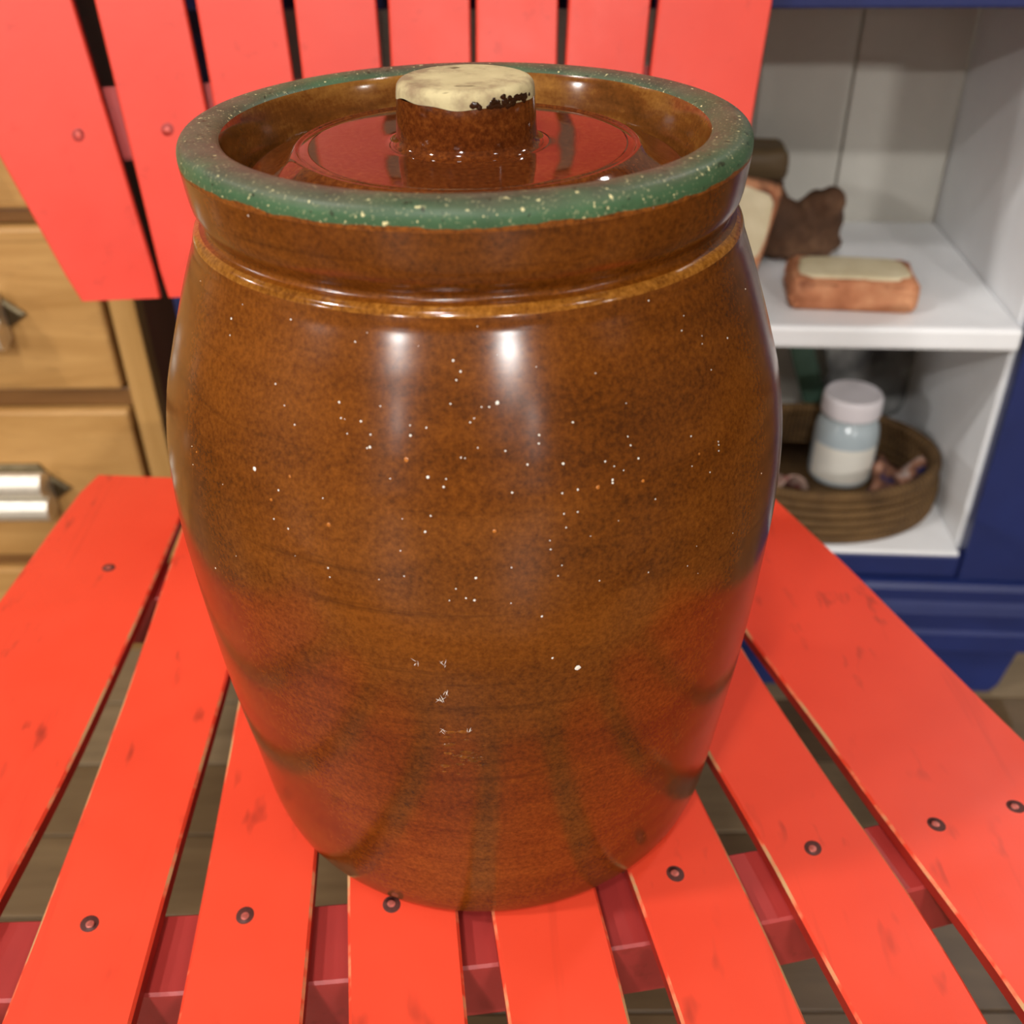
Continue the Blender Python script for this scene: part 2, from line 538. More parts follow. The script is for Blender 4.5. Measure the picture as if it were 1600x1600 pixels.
def slat_mesh(name, parent, L, R, tops, bots, frame, th=0.009, ch=0.0013, n=22, mats=None, corner=0.004):
    """a flat board between two edge curves; frame maps (s, t, depth) to world; depth 0 is the show face"""
    vs, fs, fm = [], [], []
    sec = []
    for i in range(n + 1):
        u = i / n
        tl = tops[0] + (bots[0] - tops[0]) * u
        tr = tops[1] + (bots[1] - tops[1]) * u
        sl, sr = L(tl), R(tr)
        # soften the four corners of the board
        e = min(u, 1 - u) * abs(tops[0] - bots[0])
        c = corner * (1 - math.sqrt(max(0, 1 - (1 - min(e / corner, 1)) ** 2))) if corner else 0
        sl += c; sr -= c
        pts = [(sl, ch), (sl + ch, 0), (sr - ch, 0), (sr, ch), (sr, th - ch), (sr - ch, th), (sl + ch, th), (sl, th - ch)]
        ring = []
        for k, (s, d) in enumerate(pts):
            t = tl + (tr - tl) * ((s - sl) / (sr - sl))
            ring.append(len(vs))
            vs.append(frame(s, t, d))
        sec.append(ring)
    mid = {0: 1, 1: 0, 2: 1, 3: 2, 4: 2, 5: 2, 6: 2, 7: 2}
    for a, b in zip(sec, sec[1:]):
        for k in range(8):
            j = (k + 1) % 8
            fs.append((a[k], a[j], b[j], b[k])); fm.append(mid[k])
    fs.append(tuple(sec[0][::-1])); fm.append(2)
    fs.append(tuple(sec[-1])); fm.append(2)
    return mesh_obj(name, vs, fs, mats, parent, fm)

def screw_mesh(style):
    bm = bmesh.new()
    prof = [(0.0, 0.00035), (0.0011, 0.0003), (0.0017, 0.00012), (0.0019, 0.00004), (0.0034, 0.00012), (0.0037, 0.0)]
    seg = 20
    rings = []
    for r, z in prof:
        if r == 0:
            rings.append([bm.verts.new((0, 0.0005, z))])
        else:
            rings.append([bm.verts.new((1.12 * r * math.cos(2 * PI * i / seg), 1.25 * r * math.sin(2 * PI * i / seg), z)) for i in range(seg)])
            if r < 0.0018:
                for v in rings[-1]: v.co.y += 0.0005
    for k in range(len(prof) - 1):
        A, B = rings[k], rings[k + 1]
        for i in range(seg):
            j = (i + 1) % seg
            f = bm.faces.new((A[0], B[i], B[j])) if len(A) == 1 else bm.faces.new((A[i], B[i], B[j], A[j]))
            f.material_index = 0 if k < 2 else 1
            f.smooth = True
    bmesh.ops.recalc_face_normals(bm, faces=bm.faces)
    me = bpy.data.meshes.new('screw')
    bm.to_mesh(me); bm.free()
    if style == 'seat':
        me.materials.append(plain('pinkish_screw_head', (196, 104, 92), 0.4, 0.3, 0.3, 300))
        me.materials.append(plain('screw_hole_shade', (84, 40, 34), 0.6, 0.0, 0.3, 300))  # no hole is cut; its shade is painted as a dark ring
    else:
        me.materials.append(plain('red_screw_head', (216, 92, 78), 0.4, 0.0, 0.2, 300))
        me.materials.append(plain('red_screw_rim', (168, 44, 36), 0.5, 0.0, 0.2, 300))
    return me

def build_chair():
    root = empty('slatted_chair', (0, 0.12, FLOOR_Z), 'red painted wooden chair of fanned slats, holding the brown crock', 'chair')
    off = Vector((0, 0.12, FLOOR_Z))
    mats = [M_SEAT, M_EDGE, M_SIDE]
    sm = screw_mesh('seat'); bmz = screw_mesh('back')
    def put_screw(parent, me, pos, rot, k):
        s = bpy.data.objects.new('screw', me)
        C.objects.link(s); s.parent = parent
        s.matrix_local = Matrix.Translation(pos) @ rot @ Matrix.Rotation(k, 4, 'Z')
    for key in 'ABCDEFGH':
        L, R = SEAT_EDGES[key]
        fr = lambda s, t, d: (s - off.x, t - off.y, -d - off.z)
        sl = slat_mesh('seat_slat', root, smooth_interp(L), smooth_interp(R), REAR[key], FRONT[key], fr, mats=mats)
        for x, y in FRONT_SCREWS[key] + REAR_SCREWS[key]:
            put_screw(sl, sm, Vector((x, y, 0.0)) - off, Matrix.Identity(4), rnd.random() * 6)
    # seat rails: gently bowed boards under the slats
    near = [(-.34,-.1365),(-.2167,-.1400),(-.149,-.1411),(-.0747,-.1390),(-.0076,-.1352),(.0623,-.1288),(.1326,-.1195),(.2064,-.1055),(.31,-.083)]
    yn = lambda x: interp([(b, a) for a, b in near], x)
    ys = lambda x: sum(yn(x + d) for d in (-.04, -.02, 0, .02, .04)) / 5
    for dy, x0, x1, nm in ((0.0, -.345, .335, 'front'), (0.281, -.30, .185, 'rear')):
        vs, fs = [], []
        N = 24
        for i in range(N + 1):
            x = x0 + (x1 - x0) * i / N
            y = ys(x) + dy
            b = 0.0013
            w_, h0, h1 = 0.0405, -0.0092, -0.049
            for (py, pz) in ((b, h0), (w_ - b, h0), (w_, h0 - b), (w_, h1 + b), (w_ - b, h1), (b, h1), (0, h1 + b), (0, h0 - b)):
                vs.append((x - off.x, y + py - off.y, pz - off.z))
        for i in range(N):
            for k in range(8):
                j = (k + 1) % 8
                fs.append((8 * i + k, 8 * i + j, 8 * i + 8 + j, 8 * i + 8 + k))
        fs.append(tuple(range(7, -1, -1))); fs.append(tuple(range(8 * N, 8 * N + 8)))
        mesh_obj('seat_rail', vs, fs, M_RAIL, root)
    # back
    azb, tilt = math.radians(4.6), math.radians(12)
    e = Vector((math.cos(azb), math.sin(azb), 0))
    nb = Vector((-math.sin(azb), math.cos(azb), 0))
    up = Vector((0, 0, 1)) * math.cos(tilt) + nb * math.sin(tilt)
    nrm = e.cross(up)            # towards the sitter? (e x up points forward)
    back = -nrm if nrm.dot(nb) < 0 else nrm
    B0 = Vector((0, 0.31, 0)) - off
    frb = lambda s, t, d: tuple(B0 + e * s + up * t + back * d)
    def line(p, q):
        return lambda t: p[0] + (q[0] - p[0]) * (t - p[1]) / (q[1] - p[1])
    be = [((-.285, .134), (-.3505, .33), (-.2262, .133), (-.2520, .33)),
          ((-.2235, .133), (-.2380, .33), (-.1665, .132), (-.1803, .328)),
          ((-.1648, .132), (-.1730, .328), (-.1078, .132), (-.1162, .326)),
          ((-.1065, .132), (-.1083, .326), (-.0525, .132), (-.0532, .324)),
          ((-.0512, .132), (-.0450, .324), (.0040, .132), (.0109, .323)),
          ((.0052, .132), (.0152, .322), (.0635, .132), (.0722, .321)),
          ((.0648, .132), (.0800, .321), (.1200, .133), (.1378, .319)),
          ((.1213, .133), (.1440, .319), (.2010, .135), (.2262, .316))]
    tops = [.55, .575, .59, .60, .60, .59, .575, .55]
    bs = [(-.264, .247), (-.204, .248), (-.141, .249), (-.081, .25), (-.021, .25), (.04, .249), (.1, .248), (.18, .246)]
    rot = Matrix((e, up, nrm)).transposed().to_4x4() if nrm.dot(nb) < 0 else Matrix((e, up, -nrm)).transposed().to_4x4()
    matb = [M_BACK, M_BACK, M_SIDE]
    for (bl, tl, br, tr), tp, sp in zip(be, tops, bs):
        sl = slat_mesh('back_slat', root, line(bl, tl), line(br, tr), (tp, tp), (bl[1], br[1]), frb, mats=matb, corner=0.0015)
        for s, t in (sp, (sp[0] * 1.12 + .006, .50)):
            put_screw(sl, bmz, B0 + e * s + up * t, rot, rnd.random() * 6)
    def back_beam(name, s0, s1, t0, t1, d0, d1, mat):
        vs = [frb(s, t, d) for s in (s0, s1) for t in (t0, t1) for d in (d0, d1)]
        fs = [(0, 1, 3, 2), (4, 6, 7, 5), (0, 4, 5, 1), (2, 3, 7, 6), (0, 2, 6, 4), (1, 5, 7, 3)]
        o = mesh_obj(name, vs, fs, mat, root)
        bm = bmesh.new(); bm.from_mesh(o.data)
        bmesh.ops.bevel(bm, geom=list(bm.edges), offset=0.002, segments=2, affect='EDGES')
        bm.to_mesh(o.data); bm.free()
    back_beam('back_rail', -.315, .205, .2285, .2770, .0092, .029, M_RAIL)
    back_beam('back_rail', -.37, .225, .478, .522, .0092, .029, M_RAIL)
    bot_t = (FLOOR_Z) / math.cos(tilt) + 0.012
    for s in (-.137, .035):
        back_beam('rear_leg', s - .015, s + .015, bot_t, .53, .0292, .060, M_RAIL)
    # bearers tying the front rail to the rear legs
    for xf, xr in ((-.134, -.139), (.103, .034)):
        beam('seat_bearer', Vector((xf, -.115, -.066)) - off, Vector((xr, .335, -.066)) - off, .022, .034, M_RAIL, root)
    for x, y, xt in ((-.43, -.155, -.325), (.43, -.105, .315)):
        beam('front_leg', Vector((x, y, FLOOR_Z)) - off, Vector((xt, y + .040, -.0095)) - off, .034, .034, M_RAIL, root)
    return root
build_chair()

# ================================================================== CROCK
OUT = [(0.104, 0.0), (0.1118, 0.0004), (0.1150, 0.0028), (0.1170, 0.008), (0.1190, 0.018), (0.1208, 0.034), (0.1226, 0.050), (0.1246, 0.066),
       (0.1275, 0.0915), (0.1299, 0.121), (0.1319, 0.152), (0.1329, 0.178), (0.1317, 0.206), (0.1277, 0.229), (0.1228, 0.245),
       (0.1184, 0.258), (0.1148, 0.268), (0.1118, 0.276), (0.1088, 0.2835), (0.1072, 0.2875), (0.1066, 0.2900), (0.1062, 0.2916)]
LIP = [(0.1062, 0.2916), (0.1058, 0.2926), (0.1048, 0.2936), (0.1034, 0.2944)]
COLLAR = [(0.1034, 0.2944), (0.1012, 0.2954), (0.1010, 0.2972), (0.1026, 0.2998), (0.1044, 0.3035), (0.1052, 0.3080), (0.1058, 0.3130), (0.1063, 0.3185)]
RIM = [(0.1063, 0.3185), (0.1064, 0.3215), (0.1058, 0.3240), (0.1043, 0.3258), (0.1020, 0.3267), (0.0985, 0.3270), (0.0950, 0.3267), (0.0925, 0.3259), (0.0911, 0.3247)]
INN = [(0.0911, 0.3247), (0.0903, 0.3232), (0.0893, 0.320), (0.0880, 0.315), (0.0868, 0.310), (0.0860, 0.3065), (0.0835, 0.3050), (0.0800, 0.3045), (0.0790, 0.300),
       (0.0800, 0.292), (0.0950, 0.275), (0.110, 0.250), (0.121, 0.21), (0.122, 0.17), (0.119, 0.11), (0.112, 0.05), (0.104, 0.018), (0.08, 0.010), (0.0, 0.010)]
BODY_PROF = smooth_profile(OUT, 4)
def jar_r(z):
    return interp([(r, zz) for r, zz in BODY_PROF + COLLAR + RIM[:2]], z)

def on_jar(ang, z):
    r = jar_r(z)
    sl = (jar_r(z + .004) - jar_r(z - .004)) / .008
    a = math.radians(ang)
    n = Vector((math.cos(a), math.sin(a), -sl)).normalized()
    return Vector((r * math.cos(a), r * math.sin(a), z)), n

SPECKS = [(-138.15,0.2799,1.1),(-137.74,0.2747,0.8),(-123.22,0.286,0.8),(-110.2,0.2831,0.8),(-130.92,0.317,1),(-152.92,0.2842,0.6),(-137.25,0.2931,0.7),(-135.54,0.2856,0.5),(-108.16,0.2861,0.5),(-99.26,0.2834,0.5),(-57.74,0.289,0.8),(-47.16,0.2699,0.8),(-46.75,0.2723,0.6),(-51.56,0.2767,0.8),(-27.24,0.2759,0.9),(-50.28,0.2808,0.6),(-39.45,0.2669,0.9),(-86.37,0.2806,0.5),(-89.4,0.2891,0.5),(-57.86,0.3192,0.5),(-127.64,0.2359,2.0),(-97.73,0.2441,1.3),(-106.84,0.2521,1.2),(-107.29,0.2517,0.8),(-100.41,0.2568,1.1),(-108.47,0.2597,1),(-120.26,0.2546,0.8),(-122.48,0.2317,0.9),(-123.34,0.2207,0.9),(-120.56,0.2189,0.9),(-98.24,0.2262,1.1),(-97.36,0.2317,0.9),(-113.67,0.2079,0.9),(-113.49,0.2044,0.8),(-91.04,0.2096,1.2),(-92.59,0.2017,0.9),(-91.37,0.2008,1.2),(-112.35,0.2645,1.1),(-111.9,0.2598,0.8),(-105.33,0.265,0.8),(-92.39,0.2762,1),(-93.13,0.2737,0.8),(-124.89,0.2655,0.8),(-122.59,0.2597,0.7),(-106.81,0.256,0.8),(-97.93,0.2594,0.8),(-95.36,0.2412,1),(-94.98,0.2437,0.8),(-101.6,0.2095,0.7),(-105.47,0.2071,0.7),(-114.33,0.2332,0.7),(-103.51,0.2429,0.7),(-145.43,0.2299,0.7),(-144.83,0.2232,0.7),(-135.14,0.2245,0.6),(-140.16,0.1833,1.1),(-94.02,0.2055,0.8),(-95.04,0.2007,0.7),(-110.68,0.2553,0.7),(-111.24,0.2597,0.5),(-100.48,0.2599,0.7),(-90.5,0.2623,0.7),(-91.11,0.2611,0.8),(-94.12,0.2667,0.8),(-89.28,0.2656,0.7),(-92.67,0.2504,0.8),(-92.06,0.2502,0.7),(-90.07,0.2533,0.7),(-101.99,0.2189,0.7),(-132.69,0.1976,0.6),(-119.42,0.2092,0.5),(-101.62,0.2302,0.6),(-93.55,0.2794,1),(-86.78,0.2666,1.6),(-88.06,0.2655,0.9),(-80.52,0.2558,1),(-80.67,0.2532,0.9),(-74.96,0.2582,1),(-65.63,0.2471,0.9),(-64.56,0.2422,1),(-70.31,0.244,1),(-77.11,0.2459,1.2),(-82.64,0.2471,1),(-85.89,0.2519,0.9),(-69.43,0.2376,1.2),(-69.48,0.2366,1.1),(-75.18,0.2369,1),(-77.63,0.2366,0.9),(-85.21,0.2387,1),(-75.45,0.2295,0.8),(-77.6,0.2297,0.8),(-77.39,0.2248,0.8),(-62.3,0.2268,0.8),(-53.71,0.2429,0.9),(-47.67,0.2364,0.8),(-47.69,0.2353,0.9),(-47.92,0.2333,0.8),(-50.59,0.2276,0.8),(-34.81,0.211,0.9),(-81.42,0.1918,1.2),(-75.53,0.1646,2.8),(-79.88,0.2179,0.8),(-78.25,0.2113,0.7),(-78.89,0.2075,0.8),(-85.78,0.2128,0.8),(-63.93,0.1995,0.7),(-56.06,0.1949,0.7),(-72.39,0.2022,0.8),(-65.94,0.2501,0.8),(-68.89,0.2418,0.7),(-67.39,0.2397,0.7),(-54.48,0.233,0.7),(-86.0,0.1988,0.7),(-79.94,0.2211,0.6),(-68.99,0.2232,0.5),(-73.64,0.2201,0.6),(-80.13,0.2762,0.5),(-70.21,0.2717,0.6),(-65.46,0.2605,0.6),(-46.13,0.2605,0.7),(-44.76,0.1967,0.6),(-54.21,0.2016,0.5),(-53.51,0.1888,0.5),(-79.74,0.1719,1.2)]
PITS = [(-113.33, 0.2243, 1.8), (-123.9, 0.2274, 1.5), (-101.03, 0.2493, 2.0), (-120.46, 0.2376, 1.3), (-143.55, 0.2294, 1.2), (-64.22, 0.2345, 1.5), (-71.95, 0.2364, 1.8), (-88.08, 0.2263, 1.6), (-52.54, 0.2359, 1.2)]

def disc_cloud(name, spots, mat, parent, lift=0.00008, dome=0.22, seg=9, stretch=1.0):
    vs, fs = [], []
    for ang, z, d in spots:
        p, n = on_jar(ang, z)
        u = Vector((0, 0, 1)).cross(n).normalized(); v = n.cross(u)
        r = d * 0.0005
        k0 = len(vs)
        vs.append(p + n * (lift + r * dome))
        ph = rnd.random() * 6
        for i in range(seg):
            a = 2 * PI * i / seg + ph
            q = r * rnd.uniform(0.82, 1.15)
            vs.append(p + u * (q * math.cos(a)) + v * (q * stretch * math.sin(a)) - n * 0.0001)
        for i in range(seg):
            fs.append((k0, k0 + 1 + i, k0 + 1 + (i + 1) % seg))
    o = mesh_obj(name, vs, fs, mat, parent, smooth=True)
    o['kind'] = 'stuff'
    return o

def build_crock():
    root = empty('stoneware_crock', (0, 0, 0), 'brown glazed stoneware crock with green rim, standing on the red chair seat', 'crock')
    prof = [(0, 0.003), (0.099, 0.003)] + BODY_PROF + LIP[1:] + smooth_profile(COLLAR, 2)[1:]
    fm = [0] * (len(BODY_PROF) + 1) + [1] * (len(LIP) - 1) + [0] * 40
    b = lathe('body', prof, [M_GLAZE, M_ORANGE], root, 160, fm)
    o = lathe('rim', smooth_profile(RIM, 4), M_GREEN, root, 160)
    o['label'] = 'worn green painted rim'
    lathe('interior', smooth_profile(INN, 3), M_INNER, root, 128)
    o = disc_cloud('paint_specks', SPECKS, M_SPECK, b); o['label'] = 'white paint specks'
    disc_cloud('glaze_pits', PITS, M_PIT, b, dome=0.35)
    # raised scar and sticking marks low on the front
    r = random.Random(5)
    spots = []
    for i in range(26):
        spots.append((r.gauss(-95.5, 1.9), r.gauss(0.123, 0.006), r.uniform(2.0, 6.5)))
    disc_cloud('glaze_scar', spots, M_SCAR, b, dome=0.30, stretch=0.4, seg=12)
    # fine white scratches
    vs, fs = [], []
    for ang, z in ((-96.3, .172), (-96.9, .155), (-97.4, .154), (-100.9, .172), (-96.6, .157), (-93.2, .137), (-97.7, .137)):
        for q in range(4):
            p, n = on_jar(ang + r.uniform(-.5, .5), z + r.uniform(-.0015, .0015))
            u = Vector((0, 0, 1)).cross(n).normalized(); v = n.cross(u)
            a = r.uniform(0.6, 2.6); d = u * math.cos(a) + v * math.sin(a); c = n.cross(d)
            L, W = r.uniform(.0006, .0018), .00009
            k = len(vs)
            vs += [p + d * L + n * .0001, p + c * W + n * .0002, p - d * L + n * .0001, p - c * W + n * .0002]
            fs.append((k, k + 1, k + 2, k + 3))
    s = mesh_obj('fine_scratches', vs, fs, M_SPECK, b); s['kind'] = 'stuff'

    lid = empty('crock_lid', (0, 0, 0.3045), 'round brown glazed lid with cream topped knob, sunk in the crock mouth', 'lid')
    z0 = 0.3046
    plate = smooth_profile([(0.0, 0.0008), (0.04, 0.0004), (0.0770, 0.0), (0.0815, 0.0008), (0.0832, 0.0030), (0.0828, 0.0050), (0.0800, 0.0066), (0.0755, 0.0078), (0.0705, 0.0102), (0.0668, 0.0126), (0.0652, 0.0134)], 3) \
        + [(0.0645, 0.0136), (0.0640, 0.0132), (0.0634, 0.0128)] + smooth_profile([(0.0628, 0.0131), (0.05, 0.0133), (0.034, 0.0132), (0.0300, 0.0134), (0.0278, 0.0144), (0.0267, 0.0162)], 3)
    lathe('plate', plate, M_LIDGLAZE, lid, 128)
    kn = smooth_profile([(0.0267, 0.0160), (0.0264, 0.020), (0.0260, 0.026), (0.0257, 0.031)], 3)
    kn2 = smooth_profile([(0.0257, 0.031), (0.0254, 0.0336), (0.0246, 0.0352), (0.0230, 0.0360), (0.0200, 0.0361), (0.0, 0.0360)], 3)
    k = lathe('knob', kn, M_LIDGLAZE, lid, 96)
    # bare clay cap with a ragged glaze line
    vs = []
    seg = 96
    rr = random.Random(2)
    wob = [0.0] * seg
    for f in range(2, 12):
        a, p = rr.uniform(-1, 1) * 0.0009 / (f ** 0.5), rr.random() * 6
        for i in range(seg):
            wob[i] += a * math.sin(f * 2 * PI * i / seg + p)
    capo = lathe('knob_cap', kn2, M_CREAM, k, seg)
    capo['label'] = 'unglazed cream knob top'
    me = capo.data
    nv = 0
    for v in me.vertices:
        rad = math.hypot(v.co.x, v.co.y)
        if v.co.z < 0.0345 and rad > 0.02:
            i = int(round(math.atan2(v.co.y, v.co.x) / (2 * PI) * seg)) % seg
            t = (0.0345 - v.co.z) / 0.0035
            v.co.z += (wob[i] - 0.0006) * min(t, 1)
            v.co.x *= 1.006; v.co.y *= 1.006
    # burnt drips along the edge of the cap
    vs, fs = [], []
    for i in range(60):
        a = math.radians(rr.triangular(-88, -20, -58)); z = 0.0312 + rr.uniform(-.0012, .0030) * (1 - abs(math.degrees(a) + 56) / 40)
        R = 0.0258
        p = Vector((R * math.cos(a), R * math.sin(a), z)); n = Vector((math.cos(a), math.sin(a), 0.1)).normalized()
        u = Vector((0, 0, 1)).cross(n).normalized(); v = n.cross(u)
        r0 = rr.uniform(.0006, .0014)
        k0 = len(vs)
        vs.append(p + n * r0 * .35)
        for q in range(10):
            b_ = 2 * PI * q / 10
            vs.append(p + u * r0 * math.cos(b_) * rr.uniform(.8, 1.4) + v * r0 * math.sin(b_) * rr.uniform(.7, 1.0))
        for q in range(10):
            fs.append((k0, k0 + 1 + q, k0 + 1 + (q + 1) % 10))
    d = mesh_obj('glaze_drips', vs, fs, M_CHIP, k, smooth=True); d['kind'] = 'stuff'
build_crock()

# ================================================================== CABINET
CAB_P = Vector((0.445, 0.428, FLOOR_Z))
CAB_AZ = math.radians(-6.5)

def build_cabinet():
    root = empty('open_cabinet', CAB_P, 'low navy blue open cabinet with white shelves, behind the chair', 'cabinet', rotz=CAB_AZ)
    def z(v):
        return v - FLOOR_Z
    def bx(name, x0, x1, y0, y1, z0, z1, mat, bev=0.002):
        return box(name, (x0, y0, z(z0)), (x1, y1, z(z1)), mat, root, bev)
    D = 0.305
    # carcase
    bx('side_panel', .046, .064, .018, D, -.33, .40, M_WHITE)
    bx('side_panel', -.7285, -.706, .018, D, -.33, .40, M_NAVY)
    bx('bottom_panel', -.7055, .046, .001, D, -.229, -.213, M_WHITE)
    sh = bx('shelf', -.7045, .0455, -.002, D - .012, .0135, .0355, M_WHITE, .004)
    bx('top_panel', -.74, .15, -.012, D + .012, .40, .425, M_NAVY, .004)
    # back boards, each its own plank
    x = -.704
    for wd in (.14, .098, .1, .097, .1, .098, .115):
        bx('back_board', x + .001, x + wd - .001, D - .012, D, -.212, .399, M_BOARD, .002)
        x += wd
    # blue face frame
    st = bx('stile', .051, .140, 0, .018, -.2475, .40, M_NAVY)
    bx('stile', -.729, -.702, 0, .018, -.2475, .40, M_NAVY)
    bx('top_rail', -.7015, .0505, 0, .018, .295, .40, M_NAVY)
    bx('bottom_rail', -.7015, .0505, .0, .016, -.2475, -.2135, M_NAVY, .006)
    # stepped base moulding
    vs, fs = [], []
    prof = [(0, -.2478), (-.006, -.2485), (-.010, -.254), (-.010, -.268), (-.014, -.272), (-.017, -.281), (-.017, -.301), (-.021, -.305), (-.021, -.326), (-.018, -.329), (.02, -.329), (.02, -.2478)]
    for xx in (-.745, .158):
        for y, zz in prof:
            vs.append((xx, y, z(zz)))
    n = len(prof)
    for k in range(n):
        j = (k + 1) % n
        fs.append((k, j, n + j, n + k))
    fs.append(tuple(range(n))); fs.append(tuple(range(2 * n - 1, n - 1, -1)))
    mesh_obj('base_moulding', vs, fs, M_NAVY, root)
    # plinth with a cut-out curved foot
    pts = [(-.735, -.329), (-.735, -.395), (-.66, -.395), (-.655, -.375), (-.63, -.3685), (-.03, -.3685), (-.01, -.375), (0, -.395), (.118, -.395), (.127, -.385), (.130, -.365), (.134, -.345), (.139, -.329)]
    pts = [(-.735, -.329), (-.735, -.3998), (.118, -.3998), (.126, -.388), (.130, -.365), (.134, -.345), (.139, -.329)]
    vs = [(a, y, z(b)) for y in (-.004, .016) for a, b in pts]
    n = len(pts)
    fs = [tuple(range(n)), tuple(range(2 * n - 1, n - 1, -1))] + [(k, (k + 1) % n, n + (k + 1) % n, n + k) for k in range(n)]
    mesh_obj('plinth', vs, fs, M_NAVY, root)
    for xx in (-.72, .09):
        bx('rear_foot', xx, xx + .03, D - .05, D - .01, -.3998, -.329, M_NAVY)
    bx('case_floor', -.72, .13, .02, D, -.329, -.315, M_NAVY)
    return root
build_cabinet()

def cab(x, y, zz):
    """point in cabinet coordinates (x right along the front, y back, zz scene height) to world"""
    c, s = math.cos(CAB_AZ), math.sin(CAB_AZ)
    return Vector((CAB_P.x + c * x - s * y, CAB_P.y + s * x + c * y, zz))

def rounded_block(name, size, mat, parent, bev, seg=4, jitter=0.0, seed=0, loc=None):
    bm = bmesh.new()
    sx, sy, sz = size
    add_box(bm, (-sx / 2, -sy / 2, 0), (sx / 2, sy / 2, sz), bev, seg)
    if jitter:
        r = random.Random(seed)
        bmesh.ops.subdivide_edges(bm, edges=list(bm.edges), cuts=2, use_grid_fill=True)
        for v in bm.verts:
            v.co += Vector((r.uniform(-1, 1), r.uniform(-1, 1), r.uniform(-1, 1) if v.co.z > 0.002 else 0)) * jitter
    return bm_obj(name, bm, mat, parent, True, loc)

M_TERRA = None
def brick_mats():
    m = Mat('pinkish_bark_brown', 0.75, 0.3)
    c = m.ramp(m.noise(30, 4), [(0.25, lin(150, 88, 56)), (0.5, lin(196, 130, 92)), (0.75, lin(222, 164, 122))])
    d = m.mask(m.noise(26, 3, vec=m.map(loc=(5, 0, 0))), 0.55, 0.70)
    m.color(m.mix(d, c, lin(96, 48, 34)))
    m.bump(m.noise(60, 4), 0.5, 0.003)
    a = m.m
    m = Mat('cream_cut_face', 0.65, 0.3)
    m.color(m.ramp(m.noise(24, 4), [(0.3, lin(206, 190, 152)), (0.7, lin(236, 224, 190))]))
    return a, m.m
M_BARK, M_FACE = brick_mats()
def driftwood():
    m = Mat('dark_driftwood', 0.8, 0.3)
    c = m.ramp(m.noise(16, 5, 0.65), [(0.25, lin(44, 30, 20)), (0.5, lin(84, 58, 40)), (0.75, lin(132, 98, 72))])
    m.color(c)
    m.bump(m.noise(40, 5), 0.7, 0.006)
    return m.m
M_DRIFT = driftwood()

def wood_slab(loc, rot, size, label, seed):
    """a brick-sized offcut: rough pinkish sides with a pale cut face on top"""
    root = empty('wood_slab', loc, label, 'block')
    root.rotation_euler = rot
    sx, sy, sz = size
    rounded_block('block', size, M_BARK, root, min(sz * .28, .009), 3, .0012, seed)
    # pale face: a slightly proud irregular panel
    r = random.Random(seed + 1)
    n = 28
    vs = []
    for k, (kx, ky, zz) in enumerate(((.44, .41, sz - .004), (.43, .40, sz + .0012), (.40, .36, sz + .0018))):
        for i in range(n):
            a = 2 * PI * i / n
            ca, sa = math.cos(a), math.sin(a)
            q = 1 / max(abs(ca), abs(sa)) ** 0.82
            jit = 1 + .03 * math.sin(3 * a + seed) + r.uniform(-.012, .012)
            vs.append((sx * kx * ca * q * jit, sy * ky * sa * q * jit, zz))
    fs = [(k * n + i, k * n + (i + 1) % n, (k + 1) * n + (i + 1) % n, (k + 1) * n + i) for k in range(2) for i in range(n)]
    fs.append(tuple(range(2 * n, 3 * n)))
    o = mesh_obj('cut_face', vs, fs, M_FACE, root, smooth=True)
    o['label'] = 'pale cream cut face'
    return root

def lump(name, blobs, mat, loc, seed, noise=0.12, parent=None):
    """one closed irregular surface grown from metaball-like spheres (voxel-free: convex union by remesh)"""
    bm = bmesh.new()
    for (x, y, z_, rx, ry, rz) in blobs:
        g = bmesh.ops.create_icosphere(bm, subdivisions=3, radius=1.0, matrix=Matrix.Translation((x, y, z_)) @ Matrix.Diagonal((rx, ry, rz, 1)))
    o = bm_obj(name, bm, mat, parent, True, loc)
    md = o.modifiers.new('join', 'REMESH'); md.mode = 'VOXEL'; md.voxel_size = 0.004
    md.use_smooth_shade = True
    sm = o.modifiers.new('soft', 'SMOOTH'); sm.iterations = 4; sm.factor = 0.6
    tx = bpy.data.textures.new('bark_relief', 'CLOUDS'); tx.noise_scale = 0.02
    dp = o.modifiers.new('relief', 'DISPLACE'); dp.texture = tx; dp.strength = 0.010; dp.mid_level = 0.5
    return o

def build_shelf_things():
    zs = 0.0356
    wood_slab(cab(-.098, .062, zs), (0, 0, CAB_AZ + math.radians(-4)), (.115, .066, .031), 'flat pinkish wood slab with cream face, lying on the white shelf', 3)
    # leaning slab: stands on its short edge, tipped back against the driftwood
    s = wood_slab(cab(-.178, .118, zs + .003), (math.radians(78), math.radians(14), CAB_AZ + math.radians(6)), (.068, .086, .026), 'upright wood slab with cream face, leaning beside the crock on the shelf', 8)
    s.location = cab(-.202, .148, zs + .047)
    o = lump('driftwood_chunk', [(0, 0, .030, .034, .026, .032), (.038, .006, .038, .026, .022, .030), (.020, .0, .016, .045, .026, .0175), (-.018, .004, .050, .022, .02, .03), (.046, -.004, .058, .017, .016, .016)],
             M_DRIFT, cab(-.147, .172, zs), 4)
    tag(o, 'lumpy dark brown driftwood chunk with greyish knob, on the white shelf', 'driftwood')
    t = empty('carved_post', cab(-.176, .225, zs), 'square topped dark brown wooden post standing behind the cream slab', 'post', rotz=CAB_AZ)
    rounded_block('shaft', (.062, .052, .072), M_DRIFT, t, .006, 3, .0012, 5)
    rounded_block('head', (.066, .058, .030), wood('olive_brown_wood', lin(82, 64, 40), lin(110, 88, 58), 0.6, 0), t, .008, 3, .001, 6, loc=(0, 0, .071))
build_shelf_things()

